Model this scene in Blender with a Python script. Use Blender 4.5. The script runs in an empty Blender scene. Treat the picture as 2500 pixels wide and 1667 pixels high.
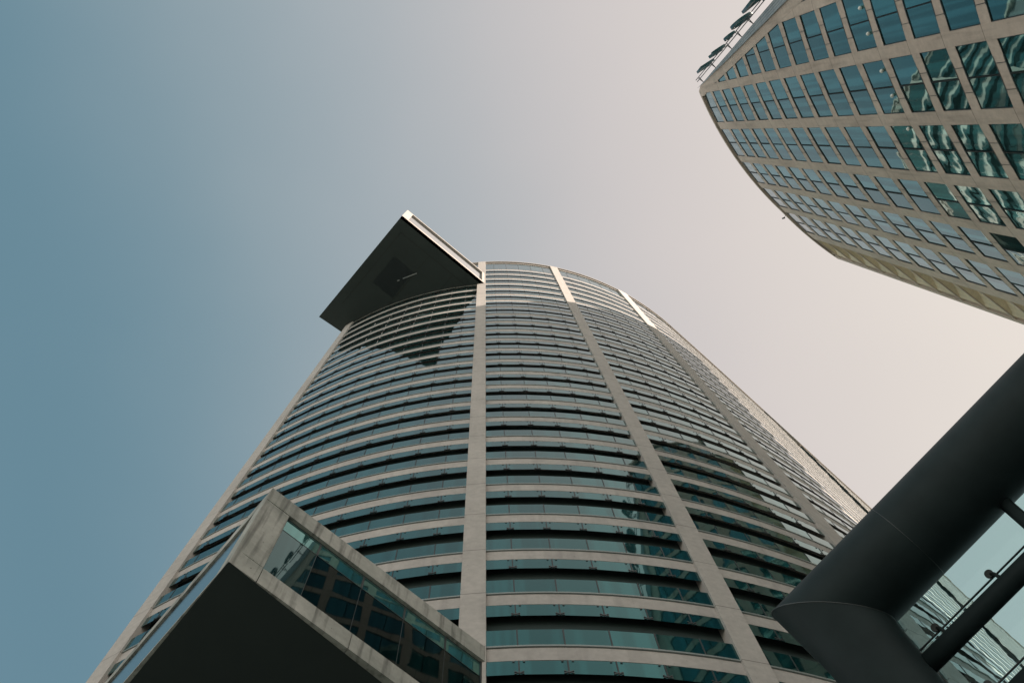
import bpy, bmesh, math, random
from mathutils import Vector, Matrix
R = math.radians
random.seed(7)
scene = bpy.context.scene
COL = scene.collection
EYE = 1.6
# ------------------------------------------------------------ camera
cam_d = bpy.data.cameras.new("camera")
cam = bpy.data.objects.new("camera", cam_d)
COL.objects.link(cam)
cam_d.sensor_width = 36.0
cam_d.lens = 36.0 * 2400 / 2500
cam_d.clip_start = 0.05
cam_d.clip_end = 20000
B = ((0.9918658236039428, 0.12728781546743592, 0.0),
     (0.12450080385502348, -0.9701485715779906, -0.20811366823117938),
     (-0.02649033419806145, 0.20642083494335575, -0.9781046473130381))
cam.matrix_world = Matrix.Translation((0, 0, EYE)) @ Matrix(B).to_4x4()
scene.camera = cam
# ------------------------------------------------------------ exposure
scene.view_settings.view_transform = 'Standard'
scene.view_settings.look = 'None'
scene.view_settings.exposure = 1.15
scene.view_settings.gamma = 1
# ------------------------------------------------------------ sun + sky
SUN_AZ, SUN_EL = R(-14), R(39.7)
SUN = Vector((math.cos(SUN_EL) * math.cos(SUN_AZ), math.cos(SUN_EL) * math.sin(SUN_AZ), math.sin(SUN_EL)))
sd = bpy.data.lights.new("sun", 'SUN')
sd.energy = 5.0
sd.angle = R(0.6)
sd.color = (1.0, 0.85, 0.73)
so = bpy.data.objects.new("sun", sd)
COL.objects.link(so)
so.rotation_euler = SUN.to_track_quat('Z', 'Y').to_euler()
so.location = (0, 0, 200)

world = bpy.data.worlds.new("World")
scene.world = world
world.use_nodes = True
nt = world.node_tree
nt.nodes.clear()
N = nt.nodes.new
L = nt.links.new
out = N('ShaderNodeOutputWorld')
tc = N('ShaderNodeTexCoord')
# Nishita sky, thin share
sky = N('ShaderNodeTexSky')
sky.sky_type = 'NISHITA'
sky.sun_disc = False
sky.sun_elevation = SUN_EL
sky.sun_rotation = math.pi / 2 - SUN_AZ
sky.dust_density = 4.0
sky.air_density = 1.2
bg1 = N('ShaderNodeBackground')
bg1.inputs['Strength'].default_value = 0.004
L(sky.outputs[0], bg1.inputs['Color'])
# hazy veil: brightens towards the sun
dot = N('ShaderNodeVectorMath'); dot.operation = 'DOT_PRODUCT'
dot.inputs[1].default_value = (0.996, -0.087, 0)
L(tc.outputs['Generated'], dot.inputs[0])
noi = N('ShaderNodeTexNoise')
noi.inputs['Scale'].default_value = 2.6
noi.inputs['Detail'].default_value = 5.0
noi.inputs['Roughness'].default_value = 0.45
L(tc.outputs['Generated'], noi.inputs['Vector'])
ma = N('ShaderNodeMath'); ma.operation = 'MULTIPLY_ADD'
ma.inputs[1].default_value = 0.15
ma.inputs[2].default_value = -0.075
L(noi.outputs['Fac'], ma.inputs[0])
ad = N('ShaderNodeMath'); ad.operation = 'ADD'
L(dot.outputs['Value'], ad.inputs[0]); L(ma.outputs[0], ad.inputs[1])
mr = N('ShaderNodeMapRange')
mr.inputs['From Min'].default_value = -1; mr.inputs['From Max'].default_value = 1
L(ad.outputs[0], mr.inputs['Value'])
cr = N('ShaderNodeValToRGB')
cr.color_ramp.interpolation = 'B_SPLINE'
stops = [(-1, (0.1946, 0.2961, 0.3663)), (-0.62, (0.15, 0.2664, 0.3325)), (-0.47, (0.1248, 0.2384, 0.3005)), (-0.36, (0.1651, 0.2747, 0.3325)), (-0.25, (0.2623, 0.3467, 0.3864)), (-0.12, (0.3712, 0.4233, 0.4508)), (0, (0.4969, 0.4969, 0.5029)), (0.11, (0.6105, 0.5711, 0.5583)), (0.24, (0.6939, 0.6308, 0.5972)), (0.38, (0.7758, 0.7084, 0.6445)), (0.6, (0.8879, 0.7991, 0.7011)), (1, (1.0, 0.9216, 0.8308))]
el = cr.color_ramp.elements
while len(el) < len(stops): el.new(0.5)
for e, (p, c) in zip(el, stops):
    e.position = (p + 1) / 2; e.color = (*c, 1)
L(mr.outputs[0], cr.inputs['Fac'])
bg2 = N('ShaderNodeBackground')
bg2.inputs['Strength'].default_value = 0.435
# haze low over the horizon, brightened out of view to fill the facades
sepw = N('ShaderNodeSeparateXYZ'); L(tc.outputs['Generated'], sepw.inputs[0])
hz = N('ShaderNodeMapRange'); hz.interpolation_type = 'SMOOTHSTEP'
hz.inputs['From Min'].default_value = 0.74; hz.inputs['From Max'].default_value = 0.1
hz.inputs['To Min'].default_value = 0.0; hz.inputs['To Max'].default_value = 1.0
L(sepw.outputs['Z'], hz.inputs['Value'])
mxw = N('ShaderNodeMix'); mxw.data_type = 'RGBA'
mxw.inputs[7].default_value = (1.42, 1.37, 1.28, 1)
L(hz.outputs[0], mxw.inputs[0]); L(cr.outputs['Color'], mxw.inputs[6])
L(mxw.outputs[2], bg2.inputs['Color'])
add = N('ShaderNodeAddShader')
L(bg1.outputs[0], add.inputs[0]); L(bg2.outputs[0], add.inputs[1])
L(add.outputs[0], out.inputs['Surface'])

# ------------------------------------------------------------ materials
MATS = {}
def newmat(name):
    m = bpy.data.materials.new(name); m.use_nodes = True
    t = m.node_tree; b = t.nodes['Principled BSDF']
    MATS[name] = m
    return m, t, b
def simple(name, col, rough=0.6, metal=0.0, spec=0.5, noise=0.0, nscale=2.0, emit=None):
    m, t, b = newmat(name)
    b.inputs['Base Color'].default_value = (*col, 1)
    b.inputs['Roughness'].default_value = rough
    b.inputs['Metallic'].default_value = metal
    b.inputs['Specular IOR Level'].default_value = spec
    if noise:
        tx = t.nodes.new('ShaderNodeTexCoord'); n = t.nodes.new('ShaderNodeTexNoise')
        n.inputs['Scale'].default_value = nscale; n.inputs['Detail'].default_value = 5
        t.links.new(tx.outputs['Object'], n.inputs['Vector'])
        mr = t.nodes.new('ShaderNodeMapRange')
        mr.inputs['From Min'].default_value = 0.3; mr.inputs['From Max'].default_value = 0.7
        mr.inputs['To Min'].default_value = 1 - noise; mr.inputs['To Max'].default_value = 1 + noise
        t.links.new(n.outputs['Fac'], mr.inputs['Value'])
        vm = t.nodes.new('ShaderNodeVectorMath'); vm.operation = 'SCALE'
        vm.inputs[0].default_value = col
        t.links.new(mr.outputs[0], vm.inputs['Scale'])
        t.links.new(vm.outputs[0], b.inputs['Base Color'])
    return m
def concrete(name, col, col2, fine=3.0, broad=0.25, streak=0.3, joint=None, rough=0.8, sv=(2.6, 0.22), pits=0.35, bump=0.04):
    """cast stone: broad tone change, fine grain, vertical run-off streaks, optional joints every `joint` metres of height"""
    m, t, b = newmat(name)
    nd = t.nodes.new; lk = t.links.new
    g = nd('ShaderNodeNewGeometry')
    sep = nd('ShaderNodeSeparateXYZ'); lk(g.outputs['Position'], sep.inputs[0])
    n1 = nd('ShaderNodeTexNoise'); n1.inputs['Scale'].default_value = broad; n1.inputs['Detail'].default_value = 6; n1.inputs['Roughness'].default_value = 0.6
    lk(g.outputs['Position'], n1.inputs['Vector'])
    n2 = nd('ShaderNodeTexNoise'); n2.inputs['Scale'].default_value = fine; n2.inputs['Detail'].default_value = 8; n2.inputs['Roughness'].default_value = 0.7
    lk(g.outputs['Position'], n2.inputs['Vector'])
    vs = nd('ShaderNodeVectorMath'); vs.operation = 'MULTIPLY'; vs.inputs[1].default_value = (sv[0], sv[0], sv[1])
    lk(g.outputs['Position'], vs.inputs[0])
    n3 = nd('ShaderNodeTexNoise'); n3.inputs['Scale'].default_value = 1.0; n3.inputs['Detail'].default_value = 4
    lk(vs.outputs[0], n3.inputs['Vector'])
    st = nd('ShaderNodeMapRange'); st.inputs['From Min'].default_value = 0.5; st.inputs['From Max'].default_value = 0.72
    st.inputs['To Min'].default_value = 1.0; st.inputs['To Max'].default_value = 1 - streak
    lk(n3.outputs['Fac'], st.inputs['Value'])
    mx = nd('ShaderNodeMix'); mx.data_type = 'RGBA'
    mx.inputs[6].default_value = (*col, 1); mx.inputs[7].default_value = (*col2, 1)
    f1 = nd('ShaderNodeMapRange'); f1.inputs['From Min'].default_value = 0.35; f1.inputs['From Max'].default_value = 0.65
    lk(n1.outputs['Fac'], f1.inputs['Value']); lk(f1.outputs[0], mx.inputs[0])
    f2 = nd('ShaderNodeMapRange'); f2.inputs['From Min'].default_value = 0.3; f2.inputs['From Max'].default_value = 0.7
    f2.inputs['To Min'].default_value = 0.86; f2.inputs['To Max'].default_value = 1.1
    lk(n2.outputs['Fac'], f2.inputs['Value'])
    mu = nd('ShaderNodeMath'); mu.operation = 'MULTIPLY'; lk(f2.outputs[0], mu.inputs[0]); lk(st.outputs[0], mu.inputs[1])
    last = mu
    # dark pits
    n4 = nd('ShaderNodeTexNoise'); n4.inputs['Scale'].default_value = 9; n4.inputs['Detail'].default_value = 3
    lk(g.outputs['Position'], n4.inputs['Vector'])
    p4 = nd('ShaderNodeMapRange'); p4.inputs['From Min'].default_value = 0.70; p4.inputs['From Max'].default_value = 0.76
    p4.inputs['To Min'].default_value = 1.0; p4.inputs['To Max'].default_value = 1 - pits
    lk(n4.outputs['Fac'], p4.inputs['Value'])
    mu2 = nd('ShaderNodeMath'); mu2.operation = 'MULTIPLY'; lk(last.outputs[0], mu2.inputs[0]); lk(p4.outputs[0], mu2.inputs[1]); last = mu2
    if joint:
        z0, h, w = joint
        a = nd('ShaderNodeMath'); a.operation = 'SUBTRACT'; a.inputs[1].default_value = z0; lk(sep.outputs['Z'], a.inputs[0])
        d = nd('ShaderNodeMath'); d.operation = 'DIVIDE'; d.inputs[1].default_value = h; lk(a.outputs[0], d.inputs[0])
        fr = nd('ShaderNodeMath'); fr.operation = 'FRACT'; lk(d.outputs[0], fr.inputs[0])
        lt = nd('ShaderNodeMath'); lt.operation = 'LESS_THAN'; lt.inputs[1].default_value = w / h; lk(fr.outputs[0], lt.inputs[0])
        m1 = nd('ShaderNodeMath'); m1.operation = 'MULTIPLY_ADD'; m1.inputs[1].default_value = -0.5; m1.inputs[2].default_value = 1.0
        lk(lt.outputs[0], m1.inputs[0])
        mu3 = nd('ShaderNodeMath'); mu3.operation = 'MULTIPLY'; lk(last.outputs[0], mu3.inputs[0]); lk(m1.outputs[0], mu3.inputs[1]); last = mu3
    ri = nd('ShaderNodeMapRange'); ri.inputs['To Min'].default_value = 0.95; ri.inputs['To Max'].default_value = 1.05
    lk(g.outputs['Random Per Island'], ri.inputs['Value'])
    mu5 = nd('ShaderNodeMath'); mu5.operation = 'MULTIPLY'; lk(last.outputs[0], mu5.inputs[0]); lk(ri.outputs[0], mu5.inputs[1]); last = mu5
    sc = nd('ShaderNodeVectorMath'); sc.operation = 'SCALE'
    lk(mx.outputs[2], sc.inputs[0]); lk(last.outputs[0], sc.inputs['Scale'])
    lk(sc.outputs[0], b.inputs['Base Color'])
    b.inputs['Roughness'].default_value = rough
    b.inputs['Specular IOR Level'].default_value = 0.25
    bp = nd('ShaderNodeBump'); bp.inputs['Strength'].default_value = bump; bp.inputs['Distance'].default_value = 0.03
    lk(n2.outputs['Fac'], bp.inputs['Height']); lk(bp.outputs[0], b.inputs['Normal'])
    return m
def mirror_glass(name, col, rough=0.02, wave=0.02, wscale=0.35, tintvar=0.25, metal=0.84, band=0.16):
    """coated facade glass: coloured mirror that turns neutral at grazing angles, slightly wavy"""
    m, t, b = newmat(name)
    nd = t.nodes.new; lk = t.links.new
    b.inputs['Metallic'].default_value = metal
    b.inputs['Roughness'].default_value = rough
    g = nd('ShaderNodeNewGeometry')
    v = nd('ShaderNodeVectorMath'); v.operation = 'MULTIPLY'; v.inputs[1].default_value = (1, 1, 0.6)
    lk(g.outputs['Position'], v.inputs[0])
    n = nd('ShaderNodeTexNoise'); n.inputs['Scale'].default_value = wscale; n.inputs['Detail'].default_value = 1.5
    lk(v.outputs[0], n.inputs['Vector'])
    bp = nd('ShaderNodeBump'); bp.inputs['Strength'].default_value = 1.0; bp.inputs['Distance'].default_value = wave
    lk(n.outputs['Fac'], bp.inputs['Height']); lk(bp.outputs[0], b.inputs['Normal'])
    # pane-to-pane tone: random per mesh island
    mr = nd('ShaderNodeMapRange'); mr.inputs['To Min'].default_value = 1 - tintvar; mr.inputs['To Max'].default_value = 1 + tintvar
    lk(g.outputs['Random Per Island'], mr.inputs['Value'])
    sc = nd('ShaderNodeVectorMath'); sc.operation = 'SCALE'; sc.inputs[0].default_value = col
    # upright lighter bands in the glass colour
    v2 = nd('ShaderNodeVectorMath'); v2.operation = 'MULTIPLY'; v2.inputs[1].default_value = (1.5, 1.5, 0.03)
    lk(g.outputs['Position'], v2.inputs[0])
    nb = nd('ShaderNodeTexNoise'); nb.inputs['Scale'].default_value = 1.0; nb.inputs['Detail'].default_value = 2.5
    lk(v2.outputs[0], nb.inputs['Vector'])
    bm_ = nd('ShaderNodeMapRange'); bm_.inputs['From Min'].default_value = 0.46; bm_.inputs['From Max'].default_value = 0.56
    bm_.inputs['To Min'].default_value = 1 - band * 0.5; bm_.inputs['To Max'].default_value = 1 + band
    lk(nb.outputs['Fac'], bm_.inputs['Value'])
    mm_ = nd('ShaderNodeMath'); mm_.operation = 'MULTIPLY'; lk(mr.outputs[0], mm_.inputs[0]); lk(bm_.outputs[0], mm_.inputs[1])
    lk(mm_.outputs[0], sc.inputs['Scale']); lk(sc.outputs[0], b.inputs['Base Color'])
    return m

T1_H = 130.0
FL = 0.2315 * 16.744         # tower one floor height
T1_Z0 = EYE + 2.012 * 16.744 # top of a spandrel band
M_CONC = concrete("tower_concrete", (0.465, 0.43, 0.395), (0.40, 0.37, 0.345), broad=0.18, streak=0.12)
M_PILL = concrete("pillar_concrete", (0.47, 0.435, 0.40), (0.41, 0.38, 0.35), broad=0.15, streak=0.08, joint=(T1_Z0 - 0.04, FL, 0.05))
M_BOXC = concrete("stained_concrete", (0.43, 0.42, 0.38), (0.28, 0.285, 0.255), broad=0.45, streak=0.62, fine=5, pits=0.6, sv=(4.5, 0.3), bump=0.2)
M_GRAN = concrete("pink_granite", (0.57, 0.475, 0.40), (0.49, 0.40, 0.335), broad=0.22, streak=0.18, fine=2)
M_GRANP = concrete("jointed_granite", (0.57, 0.475, 0.40), (0.49, 0.40, 0.335), broad=0.22, streak=0.22, fine=2, joint=(EYE + 0.955 * 125.0 - 0.03, 0.0375 * 125.0, 0.07))
M_GLC = mirror_glass("sky_bright_glass", (0.42, 0.44, 0.40), wave=0.03, wscale=0.9)  # top panes: brightness of the sky seen through is put into the colour
M_SAND = concrete("sand_render", (0.72, 0.62, 0.46), (0.64, 0.55, 0.41), broad=0.6, streak=0.05, fine=6)
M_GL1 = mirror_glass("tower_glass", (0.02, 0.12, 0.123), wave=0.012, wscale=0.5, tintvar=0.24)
M_SK1 = mirror_glass("skirt_glass", (0.024, 0.13, 0.135), wave=0.010, wscale=0.5, tintvar=0.12)
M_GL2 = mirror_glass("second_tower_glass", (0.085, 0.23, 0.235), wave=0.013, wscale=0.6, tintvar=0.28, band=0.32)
M_GLS = mirror_glass("side_strip_glass", (0.02, 0.05, 0.07), rough=0.12, wave=0.01)
M_GLE = mirror_glass("box_end_glass", (0.05, 0.115, 0.12), wave=0.02, wscale=0.3, tintvar=0.05)  # lighter copy of the box glass: bright sky reflection put into its colour
M_GLB = mirror_glass("box_glass", (0.004, 0.018, 0.019), wave=0.02, wscale=0.3, tintvar=0.1)
M_GLT = mirror_glass("transom_glass", (0.10, 0.27, 0.26), wave=0.012, wscale=0.3, tintvar=0.2)
M_DARK = simple("recess_shade", (0.045, 0.062, 0.06), 0.9, spec=0.1)  # near-black colour paints in the shade of soffits and recesses
M_MULL = simple("dark_mullion", (0.02, 0.028, 0.028), 0.5)
M_SILL = simple("grey_sill_metal", (0.26, 0.29, 0.28), 0.45, 0.3)
M_STEEL = simple("steel_fitting", (0.09, 0.1, 0.1), 0.4, 0.6)
M_BRIGHT = simple("bright_steel", (0.55, 0.56, 0.55), 0.3, 0.8)
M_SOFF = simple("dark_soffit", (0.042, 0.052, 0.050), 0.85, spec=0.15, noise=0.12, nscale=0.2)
M_JOINT = simple("soffit_joint", (0.025, 0.028, 0.026), 0.9)
M_CREAM = concrete("cream_cladding", (0.40, 0.365, 0.33), (0.37, 0.335, 0.30), streak=0.05)
M_TUBE = simple("dark_painted_steel", (0.020, 0.030, 0.031), 0.55, 0.0, 0.12, noise=0.15, nscale=3)
M_SIGN = simple("teal_sign_metal", (0.012, 0.075, 0.09), 0.4, 0.2)
M_SIGNF = simple("pale_blue_sign_edge", (0.16, 0.27, 0.33), 0.5, 0.1)
M_CORE = simple("building_core", (0.05, 0.055, 0.055), 0.9)
M_GLOBE = simple("white_lamp_glass", (0.8, 0.8, 0.76), 0.15, 0, 0.6)
M_BACK = concrete("rear_wall_concrete", (0.42, 0.38, 0.345), (0.36, 0.33, 0.30))

def ribbed(name, col, period, axis_z=True, dark=0.5):
    m, t, b = newmat(name)
    nd = t.nodes.new; lk = t.links.new
    g = nd('ShaderNodeTexCoord'); uv = nd('ShaderNodeUVMap'); sep = nd('ShaderNodeSeparateXYZ')
    lk(uv.outputs[0], sep.inputs[0])
    a = nd('ShaderNodeMath'); a.operation = 'DIVIDE'; a.inputs[1].default_value = period; lk(sep.outputs['Y'], a.inputs[0])
    fr = nd('ShaderNodeMath'); fr.operation = 'FRACT'; lk(a.outputs[0], fr.inputs[0])
    lt = nd('ShaderNodeMath'); lt.operation = 'LESS_THAN'; lt.inputs[1].default_value = 0.22; lk(fr.outputs[0], lt.inputs[0])
    a2 = nd('ShaderNodeMath'); a2.operation = 'DIVIDE'; a2.inputs[1].default_value = 4.3; lk(sep.outputs['X'], a2.inputs[0])
    fr2 = nd('ShaderNodeMath'); fr2.operation = 'FRACT'; lk(a2.outputs[0], fr2.inputs[0])
    lt2 = nd('ShaderNodeMath'); lt2.operation = 'LESS_THAN'; lt2.inputs[1].default_value = 0.02; lk(fr2.outputs[0], lt2.inputs[0])
    mxm = nd('ShaderNodeMath'); mxm.operation = 'MAXIMUM'; lk(lt.outputs[0], mxm.inputs[0]); lk(lt2.outputs[0], mxm.inputs[1])
    mx = nd('ShaderNodeMix'); mx.data_type = 'RGBA'
    mx.inputs[6].default_value = (*col, 1); mx.inputs[7].default_value = (*[c * dark for c in col], 1)
    lk(mxm.outputs[0], mx.inputs[0]); lk(mx.outputs[2], b.inputs['Base Color'])
    b.inputs['Roughness'].default_value = 0.45; b.inputs['Metallic'].default_value = 0.3
    return m
M_RIB = ribbed("ribbed_roof_metal", (0.36, 0.38, 0.38), 0.22)
M_RIBP = ribbed("ribbed_grey_panel", (0.16, 0.168, 0.18), 0.5, dark=0.75)

def canopy_glass():
    m, t, b = newmat("tinted_canopy_glass")
    nd = t.nodes.new; lk = t.links.new
    t.nodes.remove(b)
    tr = nd('ShaderNodeBsdfTransparent'); tr.inputs['Color'].default_value = (0.42, 0.68, 0.67, 1)
    rf = nd('ShaderNodeBsdfRefraction'); rf.inputs['Color'].default_value = (0.66, 0.81, 0.835, 1)
    rf.inputs['IOR'].default_value = 1.45; rf.inputs['Roughness'].default_value = 0.0
    gl = nd('ShaderNodeBsdfGlossy'); gl.inputs['Roughness'].default_value = 0.02; gl.inputs['Color'].default_value = (0.8, 0.9, 0.9, 1)
    g = nd('ShaderNodeTexCoord')
    n = nd('ShaderNodeTexNoise'); n.inputs['Scale'].default_value = 2.4; n.inputs['Detail'].default_value = 2.5
    lk(g.outputs['Object'], n.inputs['Vector'])
    bp = nd('ShaderNodeBump'); bp.inputs['Strength'].default_value = 1.0; bp.inputs['Distance'].default_value = 0.0022
    lk(n.outputs['Fac'], bp.inputs['Height']); lk(bp.outputs[0], rf.inputs['Normal'])
    fr = nd('ShaderNodeFresnel'); fr.inputs['IOR'].default_value = 1.3
    ms = nd('ShaderNodeMixShader'); lk(fr.outputs[0], ms.inputs[0]); lk(rf.outputs[0], ms.inputs[1]); lk(gl.outputs[0], ms.inputs[2])
    lk(ms.outputs[0], t.nodes['Material Output'].inputs['Surface'])
    return m
M_CGL = canopy_glass()

# ------------------------------------------------------------ mesh helpers
class MB:
    def __init__(s): s.v = []; s.f = []; s.uv = []; s.alt = []
    def face(s, pts, uv=None):
        i = len(s.v); s.v += [tuple(p) for p in pts]; s.f.append(tuple(range(i, i + len(pts)))); s.uv.append(uv)
    def hull(s, a, b, cap=True, back=False, uv=None):
        """prism between polygon a (outer) and polygon b (inner): outer face + sides, shared verts"""
        i = len(s.v); n = len(a)
        s.v += [tuple(p) for p in a] + [tuple(p) for p in b]
        if cap: s.f.append(tuple(range(i, i + n))); s.uv.append(uv)
        for k in range(n):
            q = (k + 1) % n
            s.f.append((i + k, i + n + k, i + n + q, i + q)); s.uv.append(None)
        if back: s.f.append(tuple(range(i + 2 * n - 1, i + n - 1, -1))); s.uv.append(None)
    def box(s, c, x, y, z):
        c, x, y, z = Vector(c), Vector(x), Vector(y), Vector(z)
        a = [c + x * sx + y * sy + z for sx, sy in ((-1, -1), (1, -1), (1, 1), (-1, 1))]
        b = [p - 2 * z for p in a]
        s.hull(a, b, back=True)
    def tube(s, p, q, r, n=16, cap=True, r2=None):
        p, q = Vector(p), Vector(q); d = (q - p).normalized()
        t = d.orthogonal().normalized(); w = d.cross(t)
        r2 = r if r2 is None else r2
        a = [p + (t * math.cos(2 * math.pi * k / n) + w * math.sin(2 * math.pi * k / n)) * r for k in range(n)]
        b = [q + (t * math.cos(2 * math.pi * k / n) + w * math.sin(2 * math.pi * k / n)) * r2 for k in range(n)]
        s.hull(a, b, cap=cap, back=cap)
    def sphere(s, c, r, n=10, m=6):
        c = Vector(c)
        P = [[c + Vector((math.sin(math.pi * j / m) * math.cos(2 * math.pi * k / n), math.sin(math.pi * j / m) * math.sin(2 * math.pi * k / n), math.cos(math.pi * j / m))) * r for k in range(n)] for j in range(m + 1)]
        for j in range(m):
            for k in range(n):
                q = (k + 1) % n
                if j == 0: s.face([P[0][0], P[1][k], P[1][q]])
                elif j == m - 1: s.face([P[j][k], P[m][0], P[j][q]])
                else: s.face([P[j][k], P[j + 1][k], P[j + 1][q], P[j][q]])
    def build(s, name, mat, parent=None, smooth=False, fix=False):
        me = bpy.data.meshes.new(name); me.from_pydata(s.v, [], s.f)
        if any(u for u in s.uv):
            ul = me.uv_layers.new(name='UVMap'); li = 0
            for poly, u in zip(me.polygons, s.uv):
                for j, l in enumerate(poly.loop_indices):
                    if u: ul.data[l].uv = u[j]
        if fix:
            bm = bmesh.new(); bm.from_mesh(me); bmesh.ops.recalc_face_normals(bm, faces=bm.faces); bm.to_mesh(me); bm.free()
        for m_ in (mat if isinstance(mat, tuple) else (mat,)): me.materials.append(m_)
        for p in me.polygons[s.alt[0]:] if s.alt else (): p.material_index = 1
        if smooth:
            for p in me.polygons: p.use_smooth = True
        o = bpy.data.objects.new(name, me); COL.objects.link(o)
        if parent is not None: o.parent = parent; o.matrix_parent_inverse = parent.matrix_world.inverted()
        return o
def merge(a, b):
    """append mesh b to a; its faces take the second material"""
    a.alt = [len(a.f)]; n = len(a.v)
    a.v += b.v; a.f += [tuple(i + n for i in f) for f in b.f]; a.uv += b.uv
    return a
def thing(name, label, cat, loc, group=None):
    o = bpy.data.objects.new(name, None); COL.objects.link(o)
    o.location = loc; o.empty_display_size = 1
    o.matrix_world = Matrix.Translation(loc)
    o['label'] = label; o['category'] = cat
    if group: o['group'] = group
    return o

# ------------------------------------------------------------ ground
g = MB(); S = 6000
g.face([(-S, -S, 0), (S, -S, 0), (S, S, 0), (-S, S, 0)])
M_GND = simple("plaza_paving", (0.165, 0.19, 0.18), 0.8, noise=0.3, nscale=0.3)
go = g.build("ground", M_GND); go['kind'] = 'structure'

# ============================================================ TOWER ONE
H1 = T1_H
C1 = Vector((-0.03616461 * H1, 0.39488799 * H1)); R1 = 0.2680406693 * H1
STR = [Vector(p) for p in ((27.32, 35.0), (68.89, 83.2), (84.5, 101.3))]   # straight wall after the arc
TH_END = -41.2
def arcp(th, off=0.0):
    a = R(th); return Vector((C1.x + (R1 + off) * math.cos(a), C1.y + (R1 + off) * math.sin(a)))
S0 = arcp(TH_END)
def strp(t, off=0.0):
    """t metres along the straight wall from the end of the arc"""
    pts = [S0] + STR
    for a, b in zip(pts[:-1], pts[1:]):
        l = (b - a).length
        if t <= l or b is pts[-1]:
            d = (b - a).normalized(); p = a + d * t
            return p + Vector((d.y, -d.x)) * off
        t -= l
def P1(s, off=0.0):
    """s: arc degrees below TH_END, beyond it metres of wall (s - TH_END)"""
    return arcp(s, off) if s <= TH_END else strp((s - TH_END), off)
def V3(p, z): return Vector((p.x, p.y, z))
def samples(a, b, step=1.31):
    out = [a]
    if a < TH_END < b:
        return samples(a, TH_END, step) + samples(TH_END, b, step)[1:]
    st = step if b <= TH_END else 6.0
    n = max(1, round((b - a) / st))
    return [a + (b - a) * k / n for k in range(n + 1)]
def ribbon(mb, a, b, z0, z1, off, depth, step=1.31):
    """solid curved band: outer face, underside, top, both ends"""
    S_ = samples(a, b, step)
    for s, e in zip(S_[:-1], S_[1:]):
        o = [V3(P1(s, off), z0), V3(P1(e, off), z0), V3(P1(e, off), z1), V3(P1(s, off), z1)]
        i = [V3(P1(s, off - depth), z0), V3(P1(e, off - depth), z0), V3(P1(e, off - depth), z1), V3(P1(s, off - depth), z1)]
        mb.face(o); mb.face([i[0], i[1], o[1], o[0]]); mb.face([o[3], o[2], i[2], i[3]])
    s, e = a, b
    mb.face([V3(P1(s, off - depth), z0), V3(P1(s, off), z0), V3(P1(s, off), z1), V3(P1(s, off - depth), z1)])
    mb.face([V3(P1(e, off), z0), V3(P1(e, off - depth), z0), V3(P1(e, off - depth), z1), V3(P1(e, off), z1)])

t1 = thing("office_tower", "tall curved office tower with stacked concrete bands, teal ribbon windows and four upright pillars", "tower", (P1(-80).x, P1(-80).y, 0))
RIM1 = EYE + H1
PITCH = 2.62
# left, middle, right and far bays:  (start, end, mullion positions)
SLOT_A, SLOT_B = TH_END + 17.6, TH_END + 25.0
bays = [(-111.8, -87.35, [-89.3 - PITCH * 1.012 * k for k in range(9)][::-1]),
        (-85.8, -71.7, [-84.07 + 2.605 * k for k in range(5)]),
        (-70.12, -55.8, [-68.3 + 2.49 * k for k in range(5)]),
        (-53.6, SLOT_A, [-52.0 + 2.6 * k for k in range(5)] + [TH_END + 0.6 + 1.7 * k for k in range(10)]),
        (SLOT_B, TH_END + 84, [SLOT_B + 1.8 * k for k in range(1, 33)])]
PROUD = 0.035
def window_ribbon(mb_gl, mb_mu, mb_si, bay, z0, z1, off):
    a, b, mul = bay
    ss = [a] + mul + [b]
    for s, e in zip(ss[:-1], ss[1:]):
        jj = 0.003 if e < TH_END - 3 else 0.0
        j = [random.uniform(-jj, jj) for _ in range(3)]
        pts = [V3(P1(s, off + j[0]), z0), V3(P1(e, off + j[1]), z0), V3(P1(e, off + j[1] + j[2]), z1), V3(P1(s, off + j[0] + j[2]), z1)]
        mb_gl.face(pts)
    for m in mul:
        if m > TH_END: continue
        p = P1(m, off + 0.006); q = P1(m + 0.01, off + 0.006); d = (q - p).normalized(); nrm = Vector((d.y, -d.x))
        hw = 0.026
        c = V3(p, (z0 + z1) / 2)
        mb_mu.box(c, Vector((d.x, d.y, 0)) * hw, Vector((0, 0, (z1 - z0) / 2)), Vector((nrm.x, nrm.y, 0)) * 0.008)
def spider(mb, s, z, off, arm=0.13):
    p = P1(s, off + 0.012); q = P1(s + 0.01, off + 0.012); d = (q - p).normalized(); n = Vector((d.y, -d.x, 0)); d = Vector((d.x, d.y, 0))
    c = V3(p, z); up = Vector((0, 0, 1))
    for sx in (-1, 1):
        for sz in (-1, 1):
            v = (d * sx * arm + up * sz * arm * 0.45); w = n.cross(v).normalized() * 0.014
            mb.box(c + v * 0.5, v * 0.5, w, n * 0.006)
            mb.box(c + v, d * 0.028, up * 0.024, n * 0.010)
    mb.box(c, d * 0.028, up * 0.028, n * 0.014)
def bolts(mb, s, z, off):
    p = P1(s, off + 0.01); q = P1(s + 0.01, off + 0.01); d = (q - p).normalized(); n = Vector((d.y, -d.x, 0)); d = Vector((d.x, d.y, 0))
    for sx in (-0.17, 0.17):
        mb.box(V3(p, z) + d * sx, d * 0.035, Vector((0, 0, 0.02)), n * 0.010)

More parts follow.
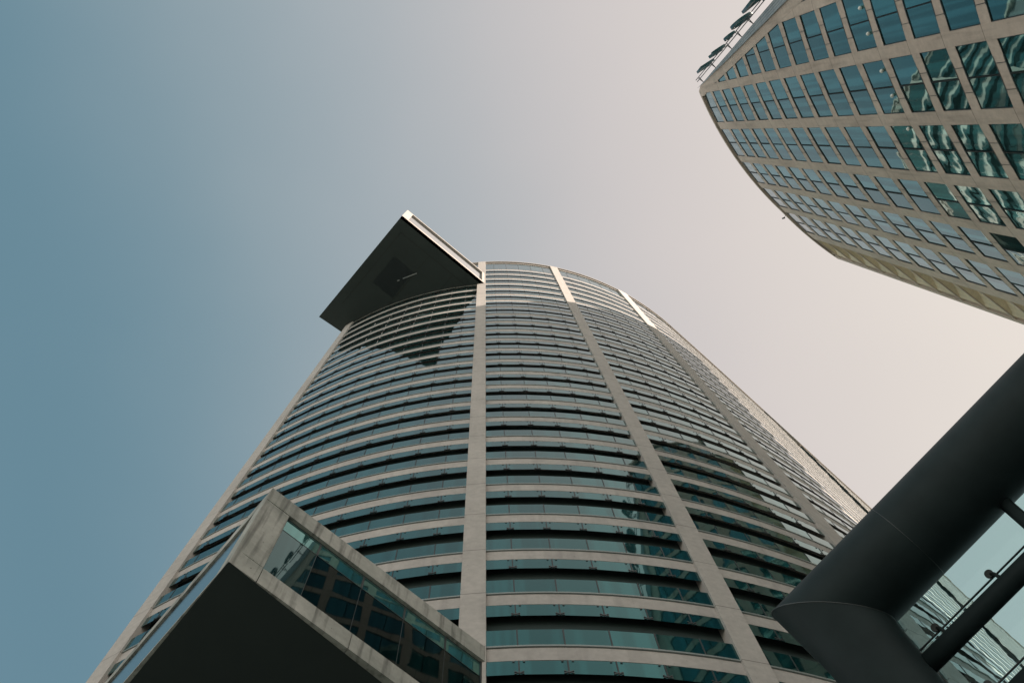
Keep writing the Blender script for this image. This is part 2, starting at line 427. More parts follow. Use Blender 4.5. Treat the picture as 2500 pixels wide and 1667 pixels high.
K_LO, K_HI = -8, 23
rest = {k: MB() for k in ("band", "skirt", "glass", "mull", "sill", "fit", "joint")}
core = MB()
nfit = 0
for bi, bay in enumerate(bays):
    a, b, mul = bay
    for k in range(K_LO, K_HI + 1):
        zt = T1_Z0 + FL * k           # top of this spandrel band
        zb = zt - 0.787               # bottom of concrete
        zs = zb - 0.84                # bottom of glass skirt
        zw1 = zt - 2.70; zw0 = zt - FL + 0.13
        own = bi < 4 and k >= -1 and k <= 23
        if own:
            mb = MB(); ribbon(mb, a, b, zb, zt, 0.0, 0.5); o = mb.build("spandrel_band", M_CONC, t1)
            ms = MB(); mj = MB()
            window_ribbon(ms, mj, None, bay, zs, zb - 0.02, 0.0)
            sk = merge(ms, mj).build("glass_skirt", (M_SK1, M_MULL), t1)
            mg = MB(); mm = MB(); mi = MB()
            if zw0 > 1:
                window_ribbon(mg, mm, None, bay, zw0, zw1, PROUD)
                ribbon(mi, a, b, zw0 - 0.10, zw0 - 0.012, PROUD + 0.015, 0.25)
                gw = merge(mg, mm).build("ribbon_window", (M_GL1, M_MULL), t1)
                mi.build("sill", M_SILL, gw)
            if bi < 3:
                for s in mul:
                    if k <= 5 and nfit < 100 and (bi > 0 or s > -100):
                        mf = MB(); spider(mf, s, zs + 0.10, 0.0); bolts(rest["fit"], s, zb - 0.09, 0.0)
                        mf.build("spider_fitting", M_STEEL, t1); nfit += 1
                    elif k <= 15 and s < TH_END - 6:
                        spider(rest["fit"], s, zs + 0.10, 0.0); bolts(rest["fit"], s, zb - 0.09, 0.0)
        else:
            if zb > 0.5: ribbon(rest["band"], a, b, zb, zt, 0.0, 0.5)
            if zs > 0.5: window_ribbon(rest["skirt"], rest["joint"], None, bay, zs, zb - 0.02, 0.0)
            if zw0 > 0.5:
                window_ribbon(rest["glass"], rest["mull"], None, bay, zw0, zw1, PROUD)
                ribbon(rest["sill"], a, b, zw0 - 0.10, zw0 - 0.012, PROUD + 0.015, 0.25)
    # recessed wall behind everything, soffit shade painted in as near-black
    ribbon(core, a - 0.3, b + 0.3, 0.0, RIM1 - 0.6, -0.35, 0.3)
    # crown: taller top windows and rim
    zt = T1_Z0 + FL * K_HI
    mg = MB(); mm = MB()
    window_ribbon(mg, mm, None, bay, zt + 0.25, RIM1 - 1.35, -0.06)
    merge(mg, mm).build("crown_window", (M_GL1, M_MULL), t1)
    for q in range(4):
        lv = MB(); ribbon(lv, a, b, RIM1 - 1.30 + q * 0.22, RIM1 - 1.20 + q * 0.22, -0.02, 0.3)
        lv.build("louvre", M_CONC, t1)
    mi = MB(); ribbon(mi, a, b, zt + 0.06, zt + 0.2, 0.0, 0.3); mi.build("crown_sill", M_MULL, t1)
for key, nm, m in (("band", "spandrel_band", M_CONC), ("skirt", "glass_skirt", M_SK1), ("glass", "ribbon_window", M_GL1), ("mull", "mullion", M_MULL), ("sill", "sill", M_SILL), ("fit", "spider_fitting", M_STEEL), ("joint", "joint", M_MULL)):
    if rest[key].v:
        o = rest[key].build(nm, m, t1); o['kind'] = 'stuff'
core.build("recessed_wall", M_DARK, t1)
rm = MB(); ribbon(rm, -113.4, TH_END + 84, RIM1 - 0.35, RIM1, 0.12, 1.6)
rm.build("roof_rim", M_CREAM, t1)
for (a, b, top) in ((-113.4, -111.8, RIM1), (-87.35, -85.8, RIM1 + 0.1), (-71.7, -70.12, RIM1 + 0.1), (-55.8, -53.6, RIM1 + 0.1)):
    pm = MB(); ribbon(pm, a, b, 0, top, 0.14, 1.2); pm.build("pillar", M_PILL, t1)
# dark slot far down the straight wall
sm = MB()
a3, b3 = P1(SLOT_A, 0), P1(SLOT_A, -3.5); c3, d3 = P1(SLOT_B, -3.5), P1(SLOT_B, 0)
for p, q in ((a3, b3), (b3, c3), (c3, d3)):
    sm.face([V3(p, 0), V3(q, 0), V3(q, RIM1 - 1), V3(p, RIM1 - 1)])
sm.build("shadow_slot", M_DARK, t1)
# rear of the building and its flat roof
rear = [P1(-113.4, 0.0), Vector((-17.2, 62)), Vector((30, 108)), P1(TH_END + 84, 0.0)]
rb = MB()
for p, q in zip(rear[:-1], rear[1:]):
    rb.face([V3(p, 0), V3(q, 0), V3(q, RIM1 - 0.5), V3(p, RIM1 - 0.5)])
rb.build("rear_wall", M_BACK, t1)
rf = MB()
front = [P1(s, -0.6) for s in samples(-113.4, TH_END + 84)]
rf.face([V3(p, RIM1 - 0.5) for p in front + rear[::-1][1:-1]])
rf.build("flat_roof", M_CORE, t1)

# ------------------------------------------------------------ projecting slab at the top (roof deck)
UD = Vector((math.cos(R(47.5)), math.sin(R(47.5)))); VD = Vector((math.cos(R(137.6)), math.sin(R(137.6))))
zs0, zs1 = EYE + 110.7, EYE + 118.9
A, Bc, Cc, Dc = Vector((-10.4, 7.7)), Vector((-21.46, 17.84)), Vector((-2.16, 16.56)), Vector((-18.95, 20.15))
sk = thing("roof_slab", "large sharp-cornered slab jutting out near the top of the curved tower, dark underside", "canopy", (A.x, A.y, zs0))
inn = 1.0
CI = Cc + UD * 3.0; DI = Dc + UD * 3.5
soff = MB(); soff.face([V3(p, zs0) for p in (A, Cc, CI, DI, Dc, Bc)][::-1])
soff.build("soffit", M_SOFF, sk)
top = MB(); top.face([V3(p, zs1) for p in (A, Cc, CI, DI, Dc, Bc)]); top.build("top_deck", M_CREAM, sk)
def fascia(p, q, z0, z1, nrm, parent, bord, left, right, mat, pmat, rec=0.3, bt=0.45):
    """frame of cladding round a recessed panel, on the wall p-q"""
    d = (q - p); l = d.length; d = d.normalized(); n = Vector((nrm.x, nrm.y, 0)); d3_ = Vector((d.x, d.y, 0))
    fm = MB()
    def rect(x0, x1, za, zb_):
        o = [V3(p, za) + d3_ * x0, V3(p, za) + d3_ * x1, V3(p, zb_) + d3_ * x1, V3(p, zb_) + d3_ * x0]
        fm.hull(o, [v - n * rec for v in o])
    rect(0, l, z0, z0 + bord); rect(0, l, z1 - bt, z1); rect(0, left, z0 + bord, z1 - bt); rect(l - right, l, z0 + bord, z1 - bt)
    fm.build("fascia_frame", mat, parent)
    pm = MB()
    o = [V3(p, z0 + bord) + d3_ * left - n * rec * 0.9, V3(p, z0 + bord) + d3_ * (l - right) - n * rec * 0.9, V3(p, z1 - bt) + d3_ * (l - right) - n * rec * 0.9, V3(p, z1 - bt) + d3_ * left - n * rec * 0.9]
    w = l - left - right; h = z1 - z0 - bord - bt
    pm.face(o, uv=[(0, 0), (w, 0), (w, h), (0, h)])
    pm.build("recessed_panel", pmat, parent)
nAC = Vector((UD.y, -UD.x))
fascia(A, Cc, zs0, zs1, nAC, sk, 0.85, 0.85, 0.5, M_CREAM, M_RIBP, 0.35)
sd_ = MB()
for p, q in ((Bc, A), (Dc, Bc)):
    sd_.face([V3(p, zs0), V3(q, zs0), V3(q, zs1), V3(p, zs1)])
sd_.build("side_cladding", M_CREAM, sk)
# soffit joints, edge seam and roof light
jm = MB()
def strip(mb, p, q, w, z):
    d = (q - p).normalized(); n = Vector((-d.y, d.x)) * w
    mb.face([V3(p - n, z), V3(q - n, z), V3(q + n, z), V3(p + n, z)])
off = VD * 1.55
strip(jm, A + off + UD * 1.0, Cc + off - UD * 1.3, 0.035, zs0 - 0.02)
strip(jm, A + UD * 5.2 + off, A + UD * 5.2 + VD * 9, 0.025, zs0 - 0.02)
strip(jm, A + UD * 8.6 + off, A + UD * 8.6 + VD * 6, 0.025, zs0 - 0.02)
strip(jm, A + UD * 1.1 + off, A + UD * 1.1 + VD * 12, 0.03, zs0 - 0.02)
jm.build("soffit_joint", M_JOINT, sk)
hm = MB()
hc = A + UD * 4.6 + VD * 5.6 + Vector((-1.0, -0.45))
for sgn in (-1, 1):
    c = hc + VD * sgn * 0.98
    hm.face([V3(c + UD * x * 1.4 + VD * y * 0.92, zs0 - 0.03) for x, y in ((-1, -1), (1, -1), (1, 1), (-1, 1))])
M_HATCH = simple("hatch_glass", (0.014, 0.02, 0.021), 0.3, 0, 0.5)
hm.build("hatch", M_HATCH, sk)
lm = MB()
c = hc + UD * 0.9 - VD * 0.9
strip(lm, c + Vector((-0.2, 0.25)), c + Vector((1.45, -0.15)), 0.05, zs0 - 0.06)  # pale streaks laid over the hatch
strip(lm, c + Vector((-0.85, 0.42)), c + Vector((-0.6, 0.36)), 0.06, zs0 - 0.06)
M_STREAK = simple("pale_streak", (0.5, 0.5, 0.45), 0.5)
lm.build("pale_streak", M_BRIGHT, sk)

# ------------------------------------------------------------ glazed corner box low on the tower
bx = thing("glass_corner_box", "stained concrete and glass box projecting from the foot of the curved tower, dark underside", "building extension", (-8.12, 10.05, 0))
A2 = Vector((12.92 * math.cos(R(128.93)), 12.92 * math.sin(R(128.93))))
C2_ = P1(-85.8, 0.10)
U2 = (C2_ - A2).normalized(); V2 = Vector((-U2.y, U2.x)); n2 = Vector((U2.y, -U2.x))
B2 = P1(-113.4, 0.0); V2b = (B2 - A2).normalized(); n2b = Vector((-V2b.y, V2b.x))
lAC = (C2_ - A2).length; lAB = (B2 - A2).length
z_s, z_b, z_gt, z_top = EYE + 24.27, EYE + 25.11, EYE + 28.80, EYE + 29.74
def at_az(az_):
    u = Vector((math.cos(R(az_)), math.sin(R(az_))))
    # A2 + U2*t parallel to u
    den = U2.x * u.y - U2.y * u.x
    return (A2.y * u.x - A2.x * u.y) / den
tG = at_az(125.0)
def wallrect(mb, p, d, n, x0, x1, za, zb_, off=0.0, dep=0.3, back=False):
    o = [V3(p + d * x0 + n * off, za), V3(p + d * x1 + n * off, za), V3(p + d * x1 + n * off, zb_), V3(p + d * x0 + n * off, zb_)]
    mb.hull(o, [v - Vector((n.x, n.y, 0)) * dep for v in o], back=back)
m = MB()
g_ = 0.012
wallrect(m, A2, U2, n2, 0, tG - g_, z_s, z_b - g_)
wallrect(m, A2, U2, n2, tG + g_, tG + 3.05, z_s, z_b - g_)
wallrect(m, A2, U2, n2, tG + 3.07, tG + 6.2, z_s, z_b - g_)
wallrect(m, A2, U2, n2, tG + 6.22, lAC, z_s, z_b - g_)
m.build("lower_band", M_BOXC, bx)
m = MB(); wallrect(m, A2, U2, n2, 0, tG - g_, z_b + g_, z_gt); m.build("corner_panel", M_BOXC, bx)
m = MB(); wallrect(m, A2, U2, n2, 0, lAC, z_gt + 0.02, z_top, off=0.012, dep=0.4)
m.build("coping", M_BOXC, bx)
m = MB(); wallrect(m, A2, U2, n2, 0.1, lAC, z_gt - 0.16, z_gt + 0.02, off=-0.10, dep=0.2); m.build("shadow_gap", M_DARK, bx)
mulls = [at_az(a) for a in (119.57, 112.91, 107.10, 101.91, 97.9)]
gm = MB(); tm = MB(); um_ = MB(); ge = MB()
xs = [tG + g_] + mulls
z_tr = EYE + 27.93
for x0, x1 in zip(xs[:-1], xs[1:]):
    for mb_, za, zb_ in ((ge if x0 == xs[0] else gm, z_b, z_tr), (tm, z_tr, z_gt - 0.1)):
        j = [random.uniform(-0.004, 0.004) for _ in range(3)]
        mb_.face([V3(A2 + U2 * x0 + n2 * (-0.09 + j[0]), za), V3(A2 + U2 * x1 + n2 * (-0.09 + j[1]), za), V3(A2 + U2 * x1 + n2 * (-0.09 + j[2]), zb_), V3(A2 + U2 * x0 + n2 * (-0.09 + j[0]), zb_)])
for x in mulls[:-1]:
    wallrect(um_, A2, U2, n2, x - 0.035, x + 0.035, z_tr, z_gt - 0.1, off=-0.075, dep=0.05)
    wallrect(um_, A2, U2, n2, x - 0.008, x + 0.008, z_b, z_tr, off=-0.083, dep=0.05)
wallrect(um_, A2, U2, n2, tG, mulls[-1], z_tr - 0.012, z_tr + 0.012, off=-0.08, dep=0.03)
wallrect(um_, A2, U2, n2, mulls[-1], lAC - 0.05, z_b, z_gt, off=-0.06, dep=0.2)
ge.build("window_pane", M_GLE, bx); gm.build("window_pane", M_GLB, bx); tm.build("transom_pane", M_GLT, bx); um_.build("mullion", M_MULL, bx)
# west side of the box
m = MB(); wallrect(m, A2, V2b, n2b, 0.0, lAB, z_s, z_s + 0.15, off=0.0); wallrect(m, A2, V2b, n2b, 0, lAB, z_gt + 0.02, z_top, dep=0.4)
wallrect(m, A2, V2b, n2b, 0, 0.6, z_s + 0.15, z_gt + 0.02)
m.build("side_frame", M_BOXC, bx)
m = MB()
o_ = -0.06
m.face([V3(A2 + V2b * 0.6 + n2b * o_, z_s + 0.15), V3(A2 + V2b * 0.6 + n2b * o_, z_gt), V3(A2 + V2b * lAB + n2b * o_, z_gt), V3(A2 + V2b * lAB + n2b * o_, z_s + 0.15)])
m.build("side_window", M_GLS, bx)
arcpts = [P1(s, -0.4) for s in samples(-113.4, -85.8)]
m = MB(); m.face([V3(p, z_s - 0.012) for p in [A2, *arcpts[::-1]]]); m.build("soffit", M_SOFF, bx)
m = MB(); m.face([V3(p, z_top - 0.05) for p in [A2 + (U2 + V2b) * 0.05, *arcpts[::-1]]]); m.build("roof", M_CORE, bx)

# ============================================================ TOWER TWO
H2 = 125.0
C2 = Vector((0.55886578 * H2, -0.12572701 * H2)); R2 = 0.3611043583771658 * H2
def rad2(th):
    if th >= 138: return R2
    return R2 + 0.0046 * H2 * min(1.0, (138 - th) / 12)
def P2(th, off=0.0):
    a = R(th); r = rad2(th) + off
    return Vector((C2.x + r * math.cos(a), C2.y + r * math.sin(a)))
RIM2 = EYE + H2
ROOF = [(120, 1.0), (162.49, 1.0), (163.31, .9597), (164.8, .897), (166.27, .8341), (167.97, .7647), (169.94, .6843), (172.5, .585), (176, .45), (182, .25)]
def roofz(th):
    for (a, za), (b, zb_) in zip(ROOF[:-1], ROOF[1:]):
        if a <= th <= b: return EYE + H2 * (za + (zb_ - za) * (th - a) / (b - a))
    return EYE
def diagz(th): return EYE + H2 * (0.9044 - 0.0485 * (th - 163.165))
def clip(poly, fz):
    """keep the part of a (theta, z) polygon under z = fz(theta)"""
    out_ = []
    n = len(poly)
    for i in range(n):
        p, q = poly[i], poly[(i + 1) % n]
        dp, dq = fz(p[0]) - p[1], fz(q[0]) - q[1]
        if dp >= 0: out_.append(p)
        if (dp >= 0) != (dq >= 0):
            t = dp / (dp - dq); out_.append((p[0] + (q[0] - p[0]) * t, p[1] + (q[1] - p[1]) * t))
    return out_
def area(poly): return abs(sum(p[0] * q[1] - q[0] * p[1] for p, q in zip(poly, poly[1:] + poly[:1]))) / 2
def slab2(mb, poly, off, dep):
    if len(poly) < 3 or area(poly) < 0.01: return False
    mb.hull([V3(P2(t, off), z) for t, z in poly], [V3(P2(t, off - dep), z) for t, z in poly]); return True
topz = lambda th: min(roofz(th), RIM2)
t2 = thing("twin_tower", "pale stone office tower with a grid of teal windows, sloping roof edge and scalloped corner", "tower", (P2(150).x, P2(150).y, 0))
piers = [(192, 190.7), (186.6, 185.4), (180.6, 179.4), (174.75, 173.55), (168.68, 167.52), (162.75, 161.62), (156.6, 155.4), (150.47, 149.3), (145.1, 143.95), (139.8, 138.5), (133.7, 132.1)]
inner = lambda th: min(diagz(th), RIM2 - 0.016 * H2)
for a, b in piers:
    pm = MB()
    n = 1
    poly = clip([(a, 0.0), (b, 0.0), (b, RIM2), (a, RIM2)], inner if a > 155 else (lambda th: RIM2 - 0.016 * H2))
    slab2(pm, poly, 0.0, 0.55); pm.build("pier", M_GRANP, t2)
FH2 = 0.0375 * H2; WH = 0.0288 * H2; ZB2 = EYE + 0.955 * H2
NF = 25
bays2 = [(piers[i][1], piers[i + 1][0]) for i in range(len(piers) - 1)]
restw = MB(); restf = MB(); nw = 0
sp_fl = [MB() for _ in range(NF + 1)]
for bi, (a, b) in enumerate(bays2):
    for i in range(NF):
        zb_ = ZB2 - FH2 * i; zt = zb_ + WH
        # spandrel under this window
        poly = clip([(a, zb_ - (FH2 - WH)), (b, zb_ - (FH2 - WH)), (b, zb_), (a, zb_)], inner if a > 155 else (lambda th: RIM2 - 0.016 * H2))
        if zb_ > 1:
            mid = (a + b) / 2
            slab2(sp_fl[i], poly, -0.02, 0.5)
        if zb_ < 0.5: continue
        vis = (2 <= bi <= 9) and zb_ > 45
        own = vis and nw < 100
        mg = MB() if own else restw; mm = MB() if own else restf
        mid = (a + b) / 2; drew = False
        for (x0, x1) in ((a, mid), (mid, b)):
            poly = clip([(x0, zb_), (x1, zb_), (x1, zt), (x0, zt)], inner if a > 155 else (lambda th: RIM2 - 0.016 * H2))
            if len(poly) >= 3 and area(poly) > 0.02:
                j = [random.uniform(-0.012, 0.012) for _ in range(3)]
                mg.face([V3(P2(t, -0.09 + j[0] + j[1] * (t - x0) / (x1 - x0) + j[2] * (z - zb_) / WH), z) for t, z in poly])
                drew = True
                # dark gasket frame round the pane
                for q in range(len(poly)):
                    p_, r_ = poly[q], poly[(q + 1) % len(poly)]
                    A_ = V3(P2(p_[0], -0.06), p_[1]); B_ = V3(P2(r_[0], -0.06), r_[1])
                    dd = (B_ - A_)
                    if dd.length < 0.05: continue
                    nn = V3(P2(mid, 1.0) - P2(mid, 0.0), 0).normalized()
                    w = dd.normalized().cross(nn) * 0.05
                    mm.box((A_ + B_) / 2, dd / 2, w, nn * 0.02)
        if own and drew:
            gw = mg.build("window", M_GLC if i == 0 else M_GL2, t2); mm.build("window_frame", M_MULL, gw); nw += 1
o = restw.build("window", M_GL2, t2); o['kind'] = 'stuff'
o = restf.build("window_frame", M_MULL, t2); o['kind'] = 'stuff'
for mb in sp_fl:
    if mb.v: mb.build("spandrel", M_GRAN, t2)
# coping along the sloping edge and along the flat rim
jm2 = MB()
for (a, b) in bays2[2:]:
    for f_ in (0.33, 0.72):
        th = a + (b - a) * f_
        for i in range(NF):
            z1_ = ZB2 - FH2 * i
            z0_ = z1_ - (FH2 - WH)
            if z1_ > (inner(th) if th > 155 else RIM2): continue
            if z0_ < 40: continue
            c = V3(P2(th, -0.015), (z0_ + z1_) / 2); d = (P2(th + 0.1) - P2(th)).normalized(); nn = (P2(th, 1) - P2(th)).normalized()
            jm2.box(c, Vector((d.x, d.y, 0)) * 0.018, Vector((0, 0, (z1_ - z0_) / 2)), Vector((nn.x, nn.y, 0)) * 0.004)
o = jm2.build("cladding_joint", M_MULL, t2); o['kind'] = 'stuff'
cm = MB(); ths = [161.2 + 0.8 * k for k in range(37)]
for a, b in zip(ths[:-1], ths[1:]):
    lo = lambda th: min(diagz(th), RIM2 - 0.016 * H2)
    poly = [(a, lo(a)), (b, lo(b)), (b, topz(b)), (a, topz(a))]
    slab2(cm, poly, 0.01, 0.6)
ths = [126.0 + 1.1 * k for k in range(33)]
for a, b in zip(ths[:-1], ths[1:]):
    b_ = min(b, 161.2)
    if a >= 161.2: break
    slab2(cm, [(a, RIM2 - 0.004 * H2), (b_, RIM2 - 0.004 * H2), (b_, RIM2), (a, RIM2)], 0.01, 0.6)
cm.build("coping", M_GRAN, t2)
cm = MB()
for a, b in zip(ths[:-1], ths[1:]):
    b_ = min(b, 161.2)
    if a >= 161.2: break
    slab2(cm, [(a, RIM2 - 0.0165 * H2), (b_, RIM2 - 0.0165 * H2), (b_, RIM2 - 0.004 * H2), (a, RIM2 - 0.004 * H2)], -0.35, 0.3)
cm.build("rim_recess", M_DARK, t2)
# ribbed metal strip on the slope
rbm = MB(); acc = 0
ths = [162.6 + 0.4 * k for k in range(60)]
def stripw(th): return max(0.0, min(3.0, (th - 162.5) * 0.155))  # width in degrees
for a, b in zip(ths[:-1], ths[1:]):
    wa, wb = stripw(a), stripw(b)
    za, zb_ = topz(a) + 0.12, topz(b) + 0.12
    P_ = [V3(P2(a, 0.16), za), V3(P2(b, 0.16), zb_), V3(P2(b - wb, 0.16), zb_), V3(P2(a - wa, 0.16), za)]
    ln = (P_[1] - P_[0]).length
    u = [(acc, 0), (acc + ln, 0), (acc + ln, wb * 0.79), (acc, wa * 0.79)]
    nn = V3(P2(a, 0.14) - P2(a, 0.0), 0)
    rbm.face(P_[::-1], uv=u[::-1])
    acc += ln
rbm.build("ribbed_roof_strip", M_RIB, t2)
# scalloped corner strip: one scoop per floor
nm = MB(); nf = MB(); ndk = MB()
Z_T = RIM2 - 0.004 * H2
for i in range(-1, 24):
    zb_ = ZB2 - FH2 * i - (FH2 - WH); zt = min(zb_ + FH2 - 0.35, Z_T)
    if zb_ > Z_T or zb_ < 1: continue
    # floor fin, thin
    zf = zb_ + 0.0
    nm = MB(); nf = MB(); ndk = MB()
    slab2(nf, [(132.1, zf - 0.35), (126.9, zf - 0.35), (126.9, zf), (132.1, zf)], -0.02, 0.1)
    # scoop: wall swings from deep behind the pier out to the corner edge
    n = 18
    def dep(f): return 0.12 + 0.95 * max(0.0, math.cos(f * math.pi / 2)) ** 0.75
    for k in range(n):
        f0, f1 = k / n, (k + 1) / n
        t0_, t1_ = 132.1 - 4.6 * f0, 132.1 - 4.6 * f1
        nm.face([V3(P2(t0_, -dep(f0)), zf), V3(P2(t1_, -dep(f1)), zf), V3(P2(t1_, -dep(f1)), zt), V3(P2(t0_, -dep(f0)), zt)])
    for (ta, tb) in ((127.5, 126.9),):
        nm.face([V3(P2(ta, -0.7), zf), V3(P2(tb, -0.7), zf), V3(P2(tb, -0.7), zt), V3(P2(ta, -0.7), zt)])
        nm.face([V3(P2(ta, -0.12), zf), V3(P2(ta, -0.7), zf), V3(P2(ta, -0.7), zt), V3(P2(ta, -0.12), zt)])
    # soffit of scoop
    for k in range(8):
        f0, f1 = k / 8, (k + 1) / 8
        t0_, t1_ = 132.1 - 5.2 * f0, 132.1 - 5.2 * f1
        ndk.face([V3(P2(t0_, -0.125), zt), V3(P2(t1_, -0.125), zt), V3(P2(t1_, -2.9), zt), V3(P2(t0_, -2.9), zt)])
    so_ = nm.build("scoop", M_SAND, t2); ndk.build("scoop_soffit", M_SAND, so_); nf.build("scoop_fin", M_GRAN, t2)
em = MB(); slab2(em, [(126.9, 0), (126.0, 0), (126.0, RIM2 - 0.004 * H2), (126.9, RIM2 - 0.004 * H2)], 0.0, 3.2); em.build("corner_edge", M_GRAN, t2)
# backing wall + rear volume
bk = MB(); ths = [132.1 + 2 * k for k in range(31)]
for a, b in zip(ths[:-1], ths[1:]):
    bk.face([V3(P2(a, -0.5), 0), V3(P2(b, -0.5), 0), V3(P2(b, -0.5), max(1, min(topz(b), RIM2) - 0.3)), V3(P2(a, -0.5), max(1, min(topz(a), RIM2) - 0.3))])
bk.build("recessed_wall", M_DARK, t2)
rv = MB(); back = Vector((math.cos(R(-20)), math.sin(R(-20)))) * 26
e0 = P2(126.0, 0.0)
rv.face([V3(e0, 0), V3(e0 + back, 0), V3(e0 + back, RIM2), V3(e0, RIM2)])
ths = [126 + 1.5 * k for k in range(38)]
for a, b in zip(ths[:-1], ths[1:]):
    pa, pb = P2(a, -0.3), P2(b, -0.3)
    rv.face([V3(pa, topz(a) - 0.02), V3(pb, topz(b) - 0.02), V3(pb + back, topz(b) - 0.02), V3(pa + back, topz(a) - 0.02)])
    rv.face([V3(pa + back, 0), V3(pb + back, 0), V3(pb + back, topz(b)), V3(pa + back, topz(a))])
rv.build("rear_wall", M_BACK, t2)
# round white lamps on the facade, one storey
for th in (166.32, 164.06, 160.68, 158.35, 155.1):
    m = MB(); m.sphere(V3(P2(th, 0.02), EYE + 0.5475 * H2), 0.14, 12, 8); m.build("globe_lamp", M_GLOBE, t2, smooth=True)
# small floodlight on the rim
fx = thing("rim_floodlight", "tiny dark floodlight sticking out from the roof rim of the gridded tower", "lamp", (*P2(141.5, 0.3), RIM2 - 0.2))
pf = P2(137.4, 0.0); nf_ = (P2(137.4, 1.0) - pf)
m = MB(); m.tube(V3(pf, RIM2 - 0.15), V3(pf + nf_ * 0.4, RIM2 - 0.15), 0.03, 8); m.build("arm", M_STEEL, fx)
m = MB(); m.tube(V3(pf + nf_ * 0.35, RIM2 - 0.45), V3(pf + nf_ * 0.5, RIM2 + 0.0), 0.10, 10); m.build("lamp_head", M_MULL, fx)

# ------------------------------------------------------------ stacked letters running up the slope
W3 = Vector((0.90, -0.43, 0)).normalized()
sg = thing("rooftop_sign", "row of dark teal letters seen edge-on along the sloping edge of the gridded tower", "sign", (*P2(166, 0.5), topz(166)))
def edge_pt(th): return V3(P2(th, 0.2), topz(th))
specs = [("E", 164.4, 2.9, 1.7), ("S", 165.8, 3.0, 1.8), ("C", 167.0, 2.2, 1.1), ("O", 168.15, 3.5, 2.2), ("N", 169.5, 3.7, 2.4)]
NRM = Vector((-0.61, -0.79, 0)).normalized()
for ch, th, size, wid in specs:
    ctr = edge_pt(th); tan = (edge_pt(th - 0.3) - edge_pt(th + 0.3)).normalized()
    up = tan
    right = W3 - up * W3.dot(up); right.normalize()
    nrm = right.cross(up).normalized()
    if nrm.dot(NRM) < 0: nrm = -nrm
    base = ctr + NRM * 1.0
    cu = bpy.data.curves.new("letter", 'FONT'); cu.body = ch; cu.size = size; cu.extrude = 0.13; cu.align_x = 'CENTER'; cu.align_y = 'CENTER'
    cu.resolution_u = 6
    tmp = bpy.data.objects.new("tmp_letter", cu); COL.objects.link(tmp)
    dg = bpy.context.evaluated_depsgraph_get(); me = bpy.data.meshes.new_from_object(tmp.evaluated_get(dg))
    bpy.data.objects.remove(tmp)
    bm = bmesh.new(); bm.from_mesh(me)
    xs_ = [v.co.x for v in bm.verts]; ys_ = [v.co.y for v in bm.verts]
    cx, cy = (min(xs_) + max(xs_)) / 2, (min(ys_) + max(ys_)) / 2
    wx = wid / (max(xs_) - min(xs_)); wy = size / (max(ys_) - min(ys_))
    sgn = 1
    for v in bm.verts:
        x, y, z = (v.co.x - cx) * wx, (v.co.y - cy) * wy, v.co.z
        v.co = base + right * x + up * y + nrm * z
    bm.to_mesh(me); bm.free()
    me.materials.clear(); me.materials.append(M_SIGN)
    lo = bpy.data.objects.new("letter", me); COL.objects.link(lo); lo.parent = sg; lo.matrix_parent_inverse = sg.matrix_world.inverted()
rl = MB()
for o_ in (0.55, 0.8):
    for a, b in ((163.0, 166), (166, 168), (168, 172)):
        rl.tube(edge_pt(a) + NRM * o_, edge_pt(b) + NRM * o_, 0.045, 6)
rl.build("support_rail", M_MULL, sg)
for th in (163.35, 164.9, 166.6, 167.55, 168.5, 170.1):
    st_ = MB(); p = edge_pt(th)
    st_.tube(p, p + NRM * 0.85, 0.045, 6); st_.tube(p, edge_pt(th - 0.12) + NRM * 0.85 , 0.035, 6)
    st_.build("strut", M_MULL, sg)

# ============================================================ tubular glazed canopy frame (bottom right)
SC = 1.6
eye = Vector((0, 0, EYE))
def F(v): return eye + Vector(v) * SC
um = Vector((-0.77244988, 0.62899384, -0.08768085)); ul = Vector((0.308, 0.351, -0.884)).normalized()
C0 = Vector((1.9, 3.455, 6.04)); J = Vector((2.10390883, 3.6876104, 5.45456148)); w_ = Vector((0.277591, 0.37900411, -0.88277921)); n_ = Vector((0.52473424, 0.70989886, 0.46978461))
fr = thing("canopy_frame", "huge dark steel tube frame with thin rails and tinted glass, close overhead at lower right", "canopy", F(C0 + ul * 8.1) * 1.0)
# mitred pair of tubes: cut both on the plane through C0
def mitre_tube(mb, c, d, r, other, length, n=64):
    """tube from corner c along d, cut on the mitre plane with direction other"""
    d = d.normalized(); pn = (d - other).normalized()
    t = d.orthogonal().normalized(); w = d.cross(t)
    ring = []; far = []
    for k in range(n):
        v = (t * math.cos(2 * math.pi * k / n) + w * math.sin(2 * math.pi * k / n)) * r
        s = -(v.dot(pn)) / d.dot(pn)
        ring.append(c + v + d * s); far.append(c + v + d * length)
    mb.hull(ring, far, cap=False)
    return ring
m = MB(); dm = -um
c0 = F(C0); rM = 0.3 * SC; rL = 0.25 * SC
# same mitre ellipse needs equal radii on the seam; the leg swells slightly towards it
mitre_tube(m, c0, dm, rM, ul, 16.0 * SC); m.build("main_tube", M_TUBE, fr, smooth=True)
m = MB()
d = ul; pn = (d - dm).normalized(); t = d.orthogonal().normalized(); w = d.cross(t); nseg = 64
ringA, ringB, ringC = [], [], []
for k in range(nseg):
    cs, sn = math.cos(2 * math.pi * k / nseg), math.sin(2 * math.pi * k / nseg)
    v = (t * cs + w * sn)
    va = v * rM; s = -(va.dot(pn)) / d.dot(pn)
    ringA.append(c0 + va + d * s); vb = v * rL
    ringB.append(c0 + vb + d * (s + 0.9)); ringC.append(c0 + vb + d * 12.6)
i0 = len(m.v); m.v += [tuple(p) for p in ringA + ringB + ringC]
for k in range(nseg):
    q = (k + 1) % nseg
    m.f += [(k, q, nseg + q, nseg + k), (nseg + k, nseg + q, 2 * nseg + q, 2 * nseg + k)]; m.uv += [None, None]
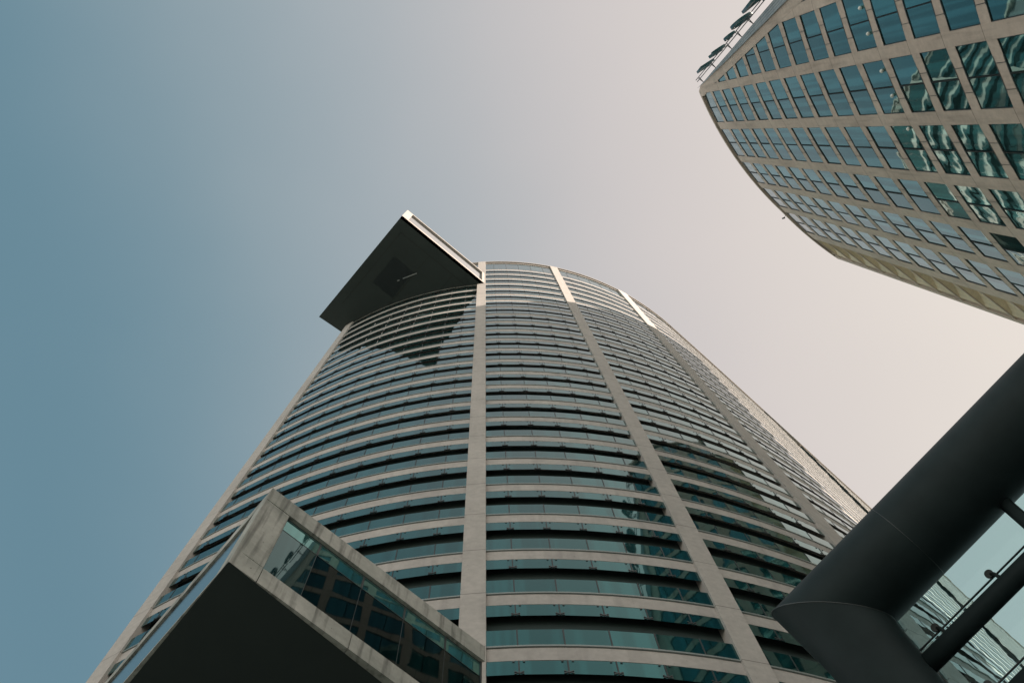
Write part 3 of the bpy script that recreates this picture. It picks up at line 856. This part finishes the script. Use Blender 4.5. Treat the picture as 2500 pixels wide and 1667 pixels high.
m.build("inclined_leg", M_TUBE, fr, smooth=True)
# seam bead
m = MB()
for k in range(nseg):
    m.tube(ringA[k], ringA[(k + 1) % nseg], 0.006, 6, cap=False)
m.build("weld_seam", M_STEEL, fr, smooth=True)
for s_r in (0.72, 3.9):
    m = MB(); cc_ = c0 + dm * s_r * SC; t = dm.orthogonal().normalized(); w = dm.cross(t)
    for k in range(48):
        a_, b_ = 2 * math.pi * k / 48, 2 * math.pi * (k + 1) / 48
        m.tube(cc_ + (t * math.cos(a_) + w * math.sin(a_)) * rM, cc_ + (t * math.cos(b_) + w * math.sin(b_)) * rM, 0.0025, 6, cap=False)
    m.build("ring_weld", M_STEEL, fr, smooth=True)
um2 = Vector((-0.77530709, 0.62590741, -0.08449161)); rS = 0.0665 * SC
for q, rr in ((0.0, rS), (0.467, rS), (1.0, rS), (1.55, rS)):
    m = MB(); a = F(J + w_ * q); m.tube(a, a - um2 * 14 * SC, rr, 32); m.build("rail", M_TUBE, fr, smooth=True)
for s in (1.14, 2.75, 4.4, 6.0):
    a = C0 - um * (s + 0.2); m = MB(); m.tube(F(a), F(a + w_ * 3.2), 0.042 * SC, 20); m.build("cross_bar", M_TUBE, fr, smooth=True)
# glass sheets above the rails, one per gap, and their black joints
def G(u_, v_, lift=0.16): return F(J - um2 * u_ + w_ * v_ + n_ * lift)
vcuts = [-0.78, -0.165, 0.302, 0.835, 1.385]
for vi, (v0, v1) in enumerate(zip(vcuts[:-1], vcuts[1:])):
    for (u0, u1) in ((0.25, 4.2), (4.2, 8.5)):
        m = MB(); gp = 0.006
        o = [G(u0 + gp, v0 + gp), G(u1 - gp, v0 + gp), G(u1 - gp, v1 - gp), G(u0 + gp, v1 - gp)]
        m.hull(o, [p - n_ * 0.02 for p in o], back=True)
        m.build("glass_sheet", M_CGL, fr, fix=True)
for v0 in vcuts[1:]:
    m = MB(); m.tube(G(0.25, v0, 0.15), G(8.5, v0, 0.15), 0.012, 8); m.build("glass_joint", M_MULL, fr)
m = MB(); m.tube(G(0.262, -0.7, 0.15), G(0.262, 1.38, 0.15), 0.014, 8); m.build("edge_seal", M_SILL, fr)
# spider arms that clamp the glass to the rails
for vi, v0 in enumerate(vcuts[1:4]):
    rail_v = (0.0, 0.467, 1.0)[vi]
    for u_ in (0.441, 0.926, 1.41, 1.9, 2.4):
        m = MB()
        p = F(J - um2 * (u_ + 0.04) + w_ * rail_v); c_ = G(u_, v0 - 0.032, 0.155); e_ = G(u_ + 0.02, v0, 0.12)
        m.tube(p, e_, 0.02, 8); m.tube(e_, c_, 0.018, 8)
        m.build("spider_arm", M_MULL, fr)
        m = MB(); m.tube(c_, c_ - n_ * 0.03, 0.045, 16); m.build("clamp_disc", M_MULL, fr)
